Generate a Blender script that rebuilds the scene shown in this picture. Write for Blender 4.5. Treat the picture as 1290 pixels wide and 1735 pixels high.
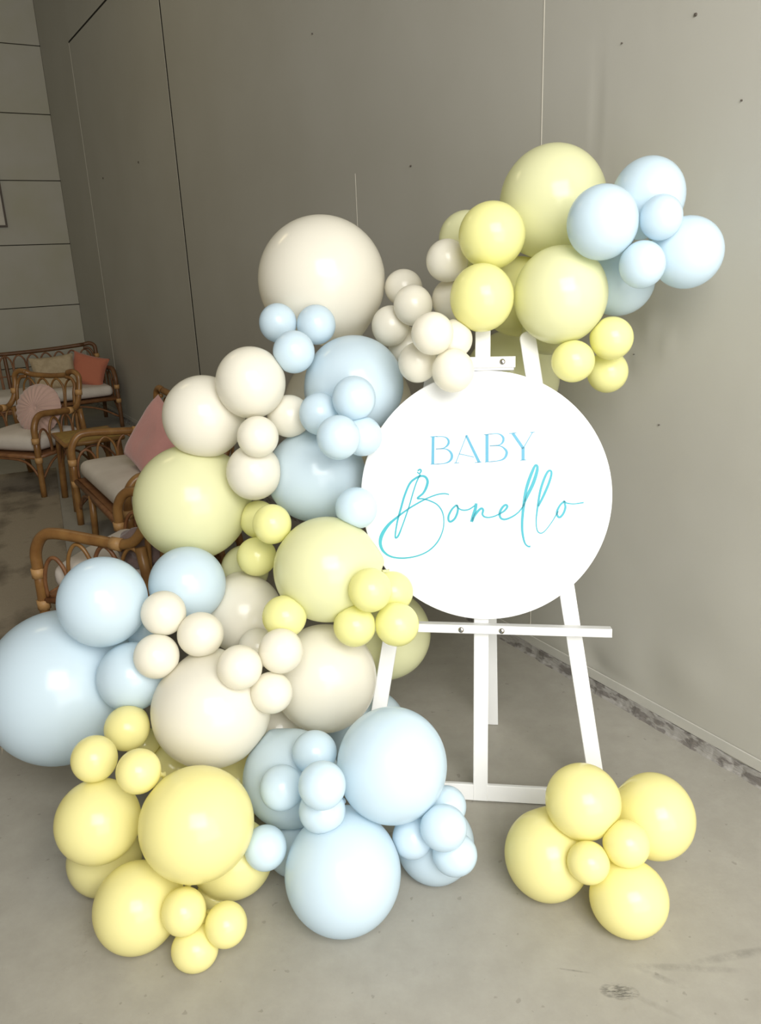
import bpy, bmesh, math, random
import numpy as np
from mathutils import Vector, Matrix
sc = bpy.context.scene
C = sc.collection
for o in list(bpy.data.objects): bpy.data.objects.remove(o)
PI = math.pi
# ------------------------------------------------------------------ camera
TILT, ROLL = math.radians(18.2), math.radians(-2.33)
fw = Vector((0, math.cos(TILT), -math.sin(TILT))); u0 = Vector((0, math.sin(TILT), math.cos(TILT))); r0 = Vector((1, 0, 0))
rt = math.cos(ROLL)*r0 + math.sin(ROLL)*u0; up = -math.sin(ROLL)*r0 + math.cos(ROLL)*u0
cd = bpy.data.cameras.new('camera'); cam = bpy.data.objects.new('camera', cd); C.objects.link(cam)
cd.sensor_fit = 'HORIZONTAL'; cd.sensor_width = 36; cd.lens = 36*1340/1290; cd.clip_start = .05
m = Matrix((rt, up, -fw)).transposed().to_4x4(); m.translation = (0, 0, 1.6); cam.matrix_world = m
sc.camera = cam
# ------------------------------------------------------------------ light
w = bpy.data.worlds.new('world'); sc.world = w; w.use_nodes = True
bg = w.node_tree.nodes['Background']; bg.inputs[0].default_value = (1.0, .94, .76, 1); bg.inputs[1].default_value = .12
def area(name, loc, target, sx, sy, power, col):
    d = bpy.data.lights.new(name, 'AREA'); d.shape = 'RECTANGLE'; d.size = sx; d.size_y = sy; d.energy = power; d.color = col
    o = bpy.data.objects.new(name, d); C.objects.link(o); o.location = loc
    o.rotation_euler = (Vector(target)-Vector(loc)).to_track_quat('-Z', 'Y').to_euler(); return o
area('daylight_high', (.7, -1.5, 3.4), (.1, 2.2, .9), 2.6, 2.2, 178, (1, .985, .955))
area('daylight_door', (1.25, -.9, 1.55), (-.82, 2.52, 1.3), 2.4, 2.6, 82, (1, .99, .97))
area('ceiling_lamp', (-3.0, 4.6, 4.6), (-3.0, 4.6, 0), 1.2, .3, 12, (1, .84, .48))
sc.view_settings.view_transform = 'Standard'; sc.view_settings.look = 'None'; sc.view_settings.gamma = 1
sc.view_settings.use_curve_mapping = False; sc.view_settings.exposure = .19
# ------------------------------------------------------------------ materials
MAT = {}
def mat(name, col, rough=.5, spec=.5, sss=0, bump=None, var=None, metal=0, sheen=0):
    """principled material; var=(scale, colour2, detail) mixes a noise, bump=(scale, strength, distance)"""
    if name in MAT: return MAT[name]
    M = bpy.data.materials.new(name); M.use_nodes = True; t = M.node_tree; b = t.nodes['Principled BSDF']
    b.inputs['Base Color'].default_value = (*col, 1); b.inputs['Roughness'].default_value = rough
    b.inputs['Specular IOR Level'].default_value = spec; b.inputs['Metallic'].default_value = metal
    if sheen: b.inputs['Sheen Weight'].default_value = sheen
    if sss:
        b.inputs['Subsurface Weight'].default_value = sss; b.inputs['Subsurface Radius'].default_value = (1, .8, .6); b.inputs['Subsurface Scale'].default_value = .02
    if var or bump: tc = t.nodes.new('ShaderNodeTexCoord')
    if var:
        n = t.nodes.new('ShaderNodeTexNoise'); n.inputs['Scale'].default_value = var[0]; n.inputs['Detail'].default_value = var[2]
        t.links.new(tc.outputs['Object'], n.inputs['Vector'])
        r = t.nodes.new('ShaderNodeValToRGB'); r.color_ramp.elements[0].position = .35; r.color_ramp.elements[1].position = .68
        r.color_ramp.elements[0].color = (*col, 1); r.color_ramp.elements[1].color = (*var[1], 1)
        t.links.new(n.outputs['Fac'], r.inputs['Fac']); t.links.new(r.outputs['Color'], b.inputs['Base Color'])
    if bump:
        n2 = t.nodes.new('ShaderNodeTexNoise'); n2.inputs['Scale'].default_value = bump[0]; n2.inputs['Detail'].default_value = 4
        t.links.new(tc.outputs['Object'], n2.inputs['Vector'])
        bp = t.nodes.new('ShaderNodeBump'); bp.inputs['Strength'].default_value = bump[1]; bp.inputs['Distance'].default_value = bump[2]
        t.links.new(n2.outputs['Fac'], bp.inputs['Height']); t.links.new(bp.outputs['Normal'], b.inputs['Normal'])
    MAT[name] = M; return M
BALL = {'C': (.935, .90, .785), 'P': (.885, .885, .555), 'Y': (.95, .93, .45), 'W': (.97, .91, .44), 'B': (.725, .86, .945)}
def latex(k, v):
    M = mat('latex_'+k, v, .19, .45, 0, var=(3, tuple(x*.97 for x in v), 2)); t = M.node_tree; b = t.nodes['Principled BSDF']
    tr = t.nodes.new('ShaderNodeBsdfTranslucent'); mx = t.nodes.new('ShaderNodeMixShader'); mx.inputs[0].default_value = .34
    tr.inputs['Color'].default_value = (*[x**.8 for x in v], 1)
    t.links.new(b.outputs[0], mx.inputs[1]); t.links.new(tr.outputs[0], mx.inputs[2]); t.links.new(mx.outputs[0], t.nodes['Material Output'].inputs['Surface']); return M
BM = {k: latex(k, v) for k, v in BALL.items()}
WALLC = (.45, .437, .385)
wall_m = mat('wall_paint', WALLC, .5, .35, var=(1.3, (.42, .405, .35), 4), bump=(2.5, .12, .02))
plank_m = mat('plank_paint', (.43, .41, .345), .6, .3, var=(2, (.40, .38, .29), 4), bump=(4, .15, .01))
dark_m = mat('joint_shadow', (.03, .028, .022), .9, .1)
white_m = mat('white_painted_wood', (.82, .82, .81), .42, .4, var=(8, (.80, .80, .79), 2))
sign_m = mat('white_acrylic', (.80, .81, .81), .3, .4)
teal_m = mat('teal_vinyl', (.06, .37, .45), .4, .4); blue_m = mat('blue_vinyl', (.11, .36, .51), .4, .4)
steel_m = mat('steel', (.42, .40, .38), .25, .5, metal=1)
cane_m = mat('cane', (.29, .15, .045), .36, .45, var=(14, (.19, .085, .024), 4))
cane2_m = mat('cane_dark', (.16, .075, .03), .42, .4, var=(14, (.10, .045, .016), 4))
pole_m = mat('cane_red', (.25, .115, .045), .45, .4, var=(20, (.17, .07, .028), 3))
bind_m = mat('binding', (.46, .26, .10), .5, .4, bump=(120, .4, .003))
fab_m = mat('cream_fabric', (.66, .60, .53), .9, .1, bump=(60, .25, .004), var=(6, (.60, .54, .47), 3))
pink_m = mat('pink_velvet', (.56, .27, .24), .85, .15, bump=(14, .3, .02), sheen=.4)
coral_m = mat('coral_velvet', (.50, .17, .10), .85, .15, bump=(14, .3, .02), sheen=.3)
beige_m = mat('beige_weave', (.50, .40, .26), .9, .1, bump=(45, .6, .01), var=(25, (.42, .33, .21), 3))
rose_m = mat('dusty_rose_velvet', (.52, .35, .295), .85, .15, sheen=.4)
brown_m = mat('taupe_velvet', (.20, .14, .125), .8, .2, sheen=.3, var=(9, (.15, .10, .09), 3))
# ------------------------------------------------------------------ helpers
def mesh(name, verts, faces, m=None, smooth=True):
    me = bpy.data.meshes.new(name); me.from_pydata([tuple(v) for v in verts], [], faces); me.update()
    if smooth: me.polygons.foreach_set('use_smooth', [True]*len(me.polygons))
    if m: me.materials.append(m)
    return me
def link(name, me, parent=None, loc=None):
    o = bpy.data.objects.new(name, me); C.objects.link(o)
    if parent: o.parent = parent
    if loc is not None: o.location = loc
    return o
def tag(o, label=None, cat=None, group=None, kind=None):
    for k, v in (('label', label), ('category', cat), ('group', group), ('kind', kind)):
        if v: o[k] = v
    return o
def empty(name, loc, rz=0):
    o = bpy.data.objects.new(name, None); C.objects.link(o); o.location = loc; o.rotation_euler = (0, 0, rz); o.empty_display_size = .05; return o
def box_data(x0, x1, y0, y1, z0, z1, bev=0, seg=2):
    bm = bmesh.new(); bmesh.ops.create_cube(bm, size=1)
    for v in bm.verts: v.co = Vector(((x0+x1)/2+v.co.x*(x1-x0), (y0+y1)/2+v.co.y*(y1-y0), (z0+z1)/2+v.co.z*(z1-z0)))
    if bev: bmesh.ops.bevel(bm, geom=bm.edges[:]+bm.verts[:], offset=bev, segments=seg, affect='EDGES', profile=.5)
    return bm
def bm_obj(name, bm, m, parent=None, smooth=False, loc=None):
    bmesh.ops.recalc_face_normals(bm, faces=bm.faces[:])
    me = bpy.data.meshes.new(name); bm.to_mesh(me); bm.free(); me.materials.append(m)
    if smooth: me.polygons.foreach_set('use_smooth', [True]*len(me.polygons))
    return link(name, me, parent, loc)
def catmull(pts, n=6):
    P = [Vector(p) for p in pts]
    if len(P) < 3: return P
    Q = [P[0]*2-P[1]]+P+[P[-1]*2-P[-2]]; out = []
    for i in range(1, len(Q)-2):
        for k in range(n):
            t = k/n; a, b, c, d = Q[i-1], Q[i], Q[i+1], Q[i+2]
            out.append(.5*((2*b)+(c-a)*t+(2*a-5*b+4*c-d)*t*t+(3*b-a-3*c+d)*t**3))
    return out+[P[-1]]
def tube_geo(V, F, pts, r, sides=8, n=5):
    P = catmull(pts, n) if n else [Vector(p) for p in pts]
    base = len(V); T0 = (P[1]-P[0]).normalized()
    nv = T0.orthogonal().normalized()
    for i, p in enumerate(P):
        T = (P[min(i+1, len(P)-1)]-P[max(i-1, 0)]).normalized()
        nv = (nv-T*nv.dot(T)).normalized(); b = T.cross(nv)
        for k in range(sides):
            a = 2*PI*k/sides; V.append(p+(nv*math.cos(a)+b*math.sin(a))*r)
    for i in range(len(P)-1):
        for k in range(sides):
            a = base+i*sides+k; b2 = base+i*sides+(k+1) % sides
            F.append((a, b2, b2+sides, a+sides))
    F.append(tuple(base+k for k in reversed(range(sides)))); F.append(tuple(base+(len(P)-1)*sides+k for k in range(sides)))
def tube(name, pts, r, m, parent=None, sides=10, n=6):
    V, F = [], []; tube_geo(V, F, pts, r, sides, n); return link(name, mesh(name, V, F, m), parent)
# ------------------------------------------------------------------ the room
O = Vector((.491, 3.095, 0)); A = math.radians(31.24)
dA = Vector((-math.sin(A), math.cos(A), 0)); nW = Vector((-math.cos(A), -math.sin(A), 0))
def W(s, q, z=0): return O+dA*s+nW*q+Vector((0, 0, z))       # along the long wall, out from it, up
RZW = math.atan2(dA.y, dA.x)                                   # local x = along the wall, local y = into the room
WF = Matrix((dA, nW, Vector((0, 0, 1)))).transposed().to_4x4(); WF.translation = O
HGT = 5.0; S0, S1 = -6.0, 7.49
# floor (concrete) with scuffs
def floor_mat():
    M = bpy.data.materials.new('concrete_floor'); M.use_nodes = True; t = M.node_tree; N = t.nodes; Lk = t.links.new; b = N['Principled BSDF']
    tc = N.new('ShaderNodeTexCoord')
    def noise(s, d=6, rough=.55):
        n = N.new('ShaderNodeTexNoise'); n.inputs['Scale'].default_value = s; n.inputs['Detail'].default_value = d; n.inputs['Roughness'].default_value = rough
        Lk(tc.outputs['Object'], n.inputs['Vector']); return n.outputs['Fac']
    def ramp(fac, p0, c0, p1, c1):
        r = N.new('ShaderNodeValToRGB'); r.color_ramp.elements[0].position = p0; r.color_ramp.elements[1].position = p1
        r.color_ramp.elements[0].color = c0; r.color_ramp.elements[1].color = c1; Lk(fac, r.inputs['Fac']); return r.outputs['Color']
    def mix(f, a, c, mode='MIX'):
        x = N.new('ShaderNodeMix'); x.data_type = 'RGBA'; x.blend_type = mode
        if isinstance(f, float): x.inputs['Factor'].default_value = f
        else: Lk(f, x.inputs['Factor'])
        Lk(a, x.inputs['A'])
        if isinstance(c, tuple): x.inputs['B'].default_value = c
        else: Lk(c, x.inputs['B'])
        return x.outputs['Result']
    def math_(op, a, c=None):
        x = N.new('ShaderNodeMath'); x.operation = op
        for i, v in enumerate((a, c)):
            if v is None: continue
            if isinstance(v, (int, float)): x.inputs[i].default_value = v
            else: Lk(v, x.inputs[i])
        return x.outputs[0]
    col = ramp(noise(1.4, 8, .6), .35, (0.297, 0.280, 0.237, 1), .68, (0.353, 0.335, 0.288, 1))
    col = mix(.5, col, ramp(noise(9, 8, .7), .38, (0.284, 0.267, 0.228, 1), .66, (0.361, 0.344, 0.297, 1)))
    # dark trodden smudges and small pits
    sm = ramp(noise(5.5, 10, .75), .60, (0, 0, 0, 1), .74, (1, 1, 1, 1)); sf = math_('MULTIPLY', sm, .5)
    col = mix(sf, col, (.23, .21, .175, 1))
    pit = ramp(noise(40, 2, .4), .715, (0, 0, 0, 1), .74, (1, 1, 1, 1)); pf = math_('MULTIPLY', pit, .45)
    col = mix(pf, col, (.17, .155, .13, 1))
    sp = N.new('ShaderNodeSeparateXYZ'); Lk(tc.outputs['Object'], sp.inputs[0])
    def ell(cx, cy, rx, ry, rot=0.):
        dx = math_('SUBTRACT', sp.outputs[0], cx); dy = math_('SUBTRACT', sp.outputs[1], cy); cr, sr = math.cos(rot), math.sin(rot)
        a = math_('DIVIDE', math_('ADD', math_('MULTIPLY', dx, cr), math_('MULTIPLY', dy, sr)), rx)
        c2 = math_('DIVIDE', math_('SUBTRACT', math_('MULTIPLY', dy, cr), math_('MULTIPLY', dx, sr)), ry)
        d = math_('ADD', math_('MULTIPLY', a, a), math_('MULTIPLY', c2, c2))
        x = math_('SUBTRACT', 1.0, d); x.node.use_clamp = True; return x
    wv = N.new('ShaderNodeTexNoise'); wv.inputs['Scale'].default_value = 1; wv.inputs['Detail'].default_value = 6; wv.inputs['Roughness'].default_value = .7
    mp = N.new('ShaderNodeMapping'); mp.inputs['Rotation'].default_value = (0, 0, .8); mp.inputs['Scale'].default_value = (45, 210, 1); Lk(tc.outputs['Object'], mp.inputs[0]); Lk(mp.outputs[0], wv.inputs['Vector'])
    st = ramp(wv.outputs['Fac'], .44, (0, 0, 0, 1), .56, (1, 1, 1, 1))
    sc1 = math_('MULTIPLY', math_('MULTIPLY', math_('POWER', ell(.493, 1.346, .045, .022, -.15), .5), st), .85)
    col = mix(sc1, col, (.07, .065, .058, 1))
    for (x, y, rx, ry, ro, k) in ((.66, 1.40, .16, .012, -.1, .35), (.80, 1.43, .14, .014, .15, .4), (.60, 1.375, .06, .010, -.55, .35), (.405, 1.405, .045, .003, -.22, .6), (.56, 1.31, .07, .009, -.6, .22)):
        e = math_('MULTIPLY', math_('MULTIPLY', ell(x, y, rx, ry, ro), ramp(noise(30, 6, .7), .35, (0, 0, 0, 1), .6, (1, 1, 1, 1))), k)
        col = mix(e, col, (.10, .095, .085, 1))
    Lk(col, b.inputs['Base Color'])
    Lk(ramp(noise(3, 6), .3, (.38, .38, .38, 1), .7, (.55, .55, .55, 1)), b.inputs['Roughness']); b.inputs['Specular IOR Level'].default_value = .35
    bp = N.new('ShaderNodeBump'); bp.inputs['Strength'].default_value = .12; bp.inputs['Distance'].default_value = .01; Lk(noise(22, 8, .7), bp.inputs['Height']); Lk(bp.outputs[0], b.inputs['Normal'])
    return M
bm = box_data(-9, 5, -4.5, 12, -.12, 0); fl = bm_obj('floor', bm, floor_mat()); tag(fl, kind='structure')
# long wall: dark core with separate sheet panels in front of it
def wall_obj(name, me_bm, m, parent=None):
    o = bm_obj(name, me_bm, m, parent)
    if not parent: o.matrix_world = WF
    return o
wr = wall_obj('wall_right', box_data(S0, S1+.2, -.16, -.03, 0, HGT), dark_m); tag(wr, kind='structure')
DENT = [(-.70, .16, .10, .16, .007), (-.60, .10, .16, .03, -.005), (-.40, .10, .10, .03, .006), (-.55, .13, .05, .05, -.006), (-.47, 1.97, .004, .16, .006), (-.455, 1.97, .012, .16, -.006),
        (-.68, 2.2, .005, .06, .005), (-.46, 1.75, .01, .08, .006), (-.70, 1.35, .03, .05, .005), (-.62, 1.22, .025, .03, -.006), (-.77, 1.30, .02, .04, .004), (-.95, .24, .12, .10, .010), (.62, 2.16, .012, .03, .006), (-1.04, .50, .2, .2, .008)]
def panel(s0, s1, z0, z1, y=0., g=.0025):
    ns, nz = max(2, int((s1-s0)/.06)), max(2, int((z1-z0)/.06))
    if s1 < 2 and s0 > -3: ns, nz = int((s1-s0)/.022), int((z1-z0)/.022)
    s0, s1, z0, z1 = s0+g, s1-g, z0+g*.5, z1-g*.5
    S = np.linspace(s0, s1, ns+1); Zs = np.linspace(z0, z1, nz+1); G, H = np.meshgrid(S, Zs, indexing='ij')
    Y = np.full_like(G, y)
    for (a, b, sa, sb, k) in DENT: Y += k*np.exp(-((G-a)/sa)**2-((H-b)/sb)**2)
    V = np.stack([G, Y, H], -1).reshape(-1, 3).tolist(); nn = nz+1
    F = [(i*nn+j, i*nn+j+1, (i+1)*nn+j+1, (i+1)*nn+j) for i in range(ns) for j in range(nz)]
    b0 = len(V)
    rim = [i*nn for i in range(ns+1)]+[ns*nn+j for j in range(1, nn)]+[i*nn+nz for i in range(ns-1, -1, -1)]+[j for j in range(nz-1, 0, -1)]
    for i in rim: V.append(list(V[i]))
    b1 = len(V)
    for i in rim: V.append([V[i][0], -.028, V[i][2]])
    for k in range(len(rim)):
        k2 = (k+1) % len(rim); F.append((b0+k, b0+k2, b1+k2, b1+k))
    me = mesh('panel', V, F, wall_m, False); me.polygons.foreach_set('use_smooth', [True]*(ns*nz)+[False]*len(rim)); me.update()
    bmm = bmesh.new(); bmm.from_mesh(me); bmesh.ops.recalc_face_normals(bmm, faces=bmm.faces[:]); bmm.to_mesh(me); bmm.free()
    return link('panel', me, wr)
for (s0, s1, z0, z1, y, g) in ((-6, -2.7, .03, HGT, 0, .002), (-2.7, -.2, .03, HGT, .0, .0012), (-.2, 3.53, .03, HGT, 0, .0012),
                              (3.53, 6.2, .03, 3.56, 0, .006), (3.53, 6.2, 3.565, HGT, 0, .006), (6.2, 7.4895, .03, HGT, -.004, .0004)): panel(s0, s1, z0, z1, y, g)
# thin light sealant beads along the joints
bead_m = mat('sealant', (.62, .59, .5), .5, .4)
for s, wd, z1 in ((-.2, .002, HGT), (1.05, .0012, 1.95), (6.2, .006, 3.56), (3.547, .003, HGT)):
    wall_obj('joint_bead', box_data(s-wd/2, s+wd/2, -.02, .0016, .05, z1), bead_m, wr)
for a in ((3.522, 3.542, 0, HGT), (3.55, 6.2, 3.555, 3.57)): wall_obj('joint_strip', box_data(a[0], a[1], -.02, .0012, a[2], a[3]), dark_m, wr)
# screw heads and holes
for s, z, r in ((-.789, 2.171, .006), (-.536, 2.156, .0028), (-.767, 1.049, .003), (1.39, 2.596, .005), (.586, 1.936, .005), (4.455, 2.354, .012), (5.622, 2.341, .012), (-1.039, .579, .003), (-.953, 1.938, .003), (-.65, 1.259, .002)):
    b2 = bmesh.new(); bmesh.ops.create_cone(b2, cap_ends=True, segments=8, radius1=r*.8, radius2=r*.6, depth=.006)
    bmesh.ops.rotate(b2, verts=b2.verts[:], cent=(0, 0, 0), matrix=Matrix.Rotation(-PI/2, 3, 'X')); bmesh.ops.translate(b2, verts=b2.verts[:], vec=(s, .002, z)); bm_obj('screw_head', b2, mat('rust', (.10, .085, .07), .7, .2), wr)
# worn skirting: flat flashing above a chipped kerb
random.seed(4)
sk_m = mat('chipped_kerb', (.44, .42, .38), .8, .2, var=(14, (.17, .155, .14), 9), bump=(40, .35, .01))
_t = sk_m.node_tree; _mp = _t.nodes.new('ShaderNodeMapping'); _mp.inputs['Scale'].default_value = (1.3, 2, 3.6); _tc = [n for n in _t.nodes if n.type == 'TEX_COORD'][0]
_t.links.new(_tc.outputs['Object'], _mp.inputs[0])
for n in [n for n in _t.nodes if n.type == 'TEX_NOISE']: _t.links.new(_mp.outputs[0], n.inputs['Vector'])
_r = [n for n in _t.nodes if n.type == 'VALTORGB'][0]; _r.color_ramp.elements[0].position = .50; _r.color_ramp.elements[1].position = .57; _r.color_ramp.elements[0].color = (.30, .285, .26, 1)
def skirting():
    n = 900; S = np.linspace(S0, S1, n); V, F = [], []
    rng = np.random.default_rng(3)
    def sm(k): return np.convolve(rng.normal(size=n+k), np.ones(k)/k, 'same')[:n]*math.sqrt(k)
    e = sm(5)*.0022+sm(25)*.002; t = sm(3)*.0016+sm(15)*.002
    for i, s in enumerate(S):
        V += [(s, .0, .043+e[i]), (s, .009+t[i]*.4, .041+e[i]), (s, .011+t[i]*.7, .026), (s, .014+t[i]*.9, .010+.3*e[i]), (s, .020+t[i], 0)]
    for i in range(n-1):
        for k in range(4): F.append((i*5+k, i*5+k+1, i*5+k+6, i*5+k+5))
    return mesh('baseboard_right', V, F, sk_m, False)
sk = link('baseboard_right', skirting()); sk.matrix_world = WF; tag(sk, kind='structure')
fl_m = mat('flashing_paint', (.44, .43, .385), .45, .4, var=(5, (.50, .485, .43), 5))
tr = wall_obj('trim_1', box_data(S0, S1, .0015, .0065, .044, .084, .002, 1), fl_m); tag(tr, kind='structure')
# back wall of broad horizontal boards
wb = wall_obj('wall_back', box_data(S1+.03, S1+.16, -.1, 6.5, 0, HGT), dark_m); tag(wb, kind='structure')
ZB = [0, .503, 1.158, 1.822, 2.481, 3.142, 3.797, 4.45, HGT]
for z0, z1 in zip(ZB[:-1], ZB[1:]): wall_obj('board', box_data(S1, S1+.028, -.003, 6.5, z0+.0042, z1-.0042, .002, 1), plank_m, wb)
fr_o = empty('picture_frame', W(7.47, .94, 2.01), RZW); tag(fr_o, 'framed picture with a dark slim frame hanging on the back wall at the left edge', 'picture')
fm = mat('frame_wood', (.07, .05, .03), .5, .4)
for x0, x1, z0, z1 in ((-.32, .32, 0, .02), (-.32, .32, .60, .62), (-.32, -.30, .02, .60), (.30, .32, .02, .60)): bm_obj('frame_bar', box_data(-.012, .012, x0, x1, z0, z1), fm, fr_o)
bm_obj('picture', box_data(-.004, .004, -.30, .30, .02, .60), mat('paper', (.62, .58, .5), .8, .2, var=(4, (.5, .47, .4), 3)), fr_o)
# ------------------------------------------------------------------ rug
def rug_mat():
    M = bpy.data.materials.new('rug_wool'); M.use_nodes = True; t = M.node_tree; N = t.nodes; Lk = t.links.new; b = N['Principled BSDF']; b.inputs['Roughness'].default_value = .95; b.inputs['Specular IOR Level'].default_value = .1
    tc = N.new('ShaderNodeTexCoord'); n = N.new('ShaderNodeTexNoise'); n.inputs['Scale'].default_value = 5; n.inputs['Detail'].default_value = 8; n.inputs['Roughness'].default_value = .7; Lk(tc.outputs['Object'], n.inputs['Vector'])
    wv = N.new('ShaderNodeTexVoronoi'); wv.distance = 'MANHATTAN'; wv.inputs['Scale'].default_value = 3.2; Lk(tc.outputs['Object'], wv.inputs['Vector'])
    st = N.new('ShaderNodeTexWave'); st.bands_direction = 'Y'; st.inputs['Scale'].default_value = 1.7; st.inputs['Distortion'].default_value = 3; st.inputs['Detail'].default_value = 5; Lk(tc.outputs['Object'], st.inputs['Vector'])
    a = N.new('ShaderNodeMath'); a.operation = 'MULTIPLY_ADD'; Lk(wv.outputs['Distance'], a.inputs[0]); a.inputs[1].default_value = .5; Lk(n.outputs['Fac'], a.inputs[2])
    a2 = N.new('ShaderNodeMath'); a2.operation = 'MULTIPLY_ADD'; Lk(st.outputs['Fac'], a2.inputs[0]); a2.inputs[1].default_value = .22; Lk(a.outputs[0], a2.inputs[2])
    r = N.new('ShaderNodeValToRGB'); e = r.color_ramp.elements; e[0].position = .5; e[0].color = (.10, .08, .058, 1); e[1].position = 1.02; e[1].color = (.30, .255, .19, 1); Lk(a2.outputs[0], r.inputs['Fac']); Lk(r.outputs['Color'], b.inputs['Base Color'])
    bp = N.new('ShaderNodeBump'); bp.inputs['Strength'].default_value = .4; bp.inputs['Distance'].default_value = .01; n2 = N.new('ShaderNodeTexNoise'); n2.inputs['Scale'].default_value = 120; Lk(tc.outputs['Object'], n2.inputs['Vector']); Lk(n2.outputs['Fac'], bp.inputs['Height']); Lk(bp.outputs[0], b.inputs['Normal'])
    return M
rg = empty('rug', W(.31, 1.66), RZW-math.radians(9)); tag(rg, 'worn grey brown patterned rug lying under the rattan armchairs', 'rug')
bm_obj('pile', box_data(0, 4.2, 0, 2.6, 0, .005, .002, 1), rug_mat(), rg)
V, F = [], []
for k in range(130):
    y = .01+k*.02; x = random.uniform(.035, .05)
    for (a, b2) in ((0, -x), (4.2, 4.2+x)):
        i = len(V); V += [(a, y-.003, .003), (a, y+.003, .003), (b2, y+random.uniform(-.006, .006), .001)]; F.append((i, i+1, i+2))
fr = link('fringe', mesh('fringe', V, F, mat('fringe', (.55, .5, .4), .9, .1), False), rg); tag(fr, kind='stuff')
# ------------------------------------------------------------------ rattan furniture
def cushion_mesh(w, d, h, m, seed=0, rnd=.06):
    bm = box_data(-w/2, w/2, -d/2, d/2, 0, h, min(rnd, h*.45), 4)
    bmesh.ops.subdivide_edges(bm, edges=[e for e in bm.edges if e.calc_length() > .12], cuts=9, use_grid_fill=True)
    for v in bm.verts:
        u, q = 2*v.co.x/w, 2*v.co.y/d
        v.co.z = (v.co.z-h/2)*(1+.35*max(0, 1-u*u)*max(0, 1-q*q))*.85+h/2
        v.co.z += .004*math.sin(9*v.co.x+seed)*math.cos(11*v.co.y+2*seed) if v.co.z > h*.5 else 0
    return bm
def pillow_mesh(w, h, t, seed=0, n=22):
    V, F = [], []; rng = random.Random(seed); ph = [rng.uniform(0, 6) for _ in range(6)]
    for side in (1, -1):
        b = len(V)
        for i in range(n+1):
            for j in range(n+1):
                u, v = 2*i/n-1, 2*j/n-1
                pin = 1-.09*(1-u*u)*(v*v)-.0; pin2 = 1-.09*(1-v*v)*(u*u)
                z = t/2*((1-u**4)*(1-v**4))**.55
                z += .006*math.sin(5*u+ph[0]+3*v)*math.sin(4*v+ph[1])*(1-u*u)*(1-v*v)
                V.append((u*w/2*pin2, side*z, (v+1)*h/2*1+(pin-1)*v*h/2))
        for i in range(n):
            for j in range(n):
                a = b+i*(n+1)+j; F.append((a, a+1, a+n+2, a+n+1) if side < 0 else (a, a+n+1, a+n+2, a+1))
    return V, F
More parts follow.
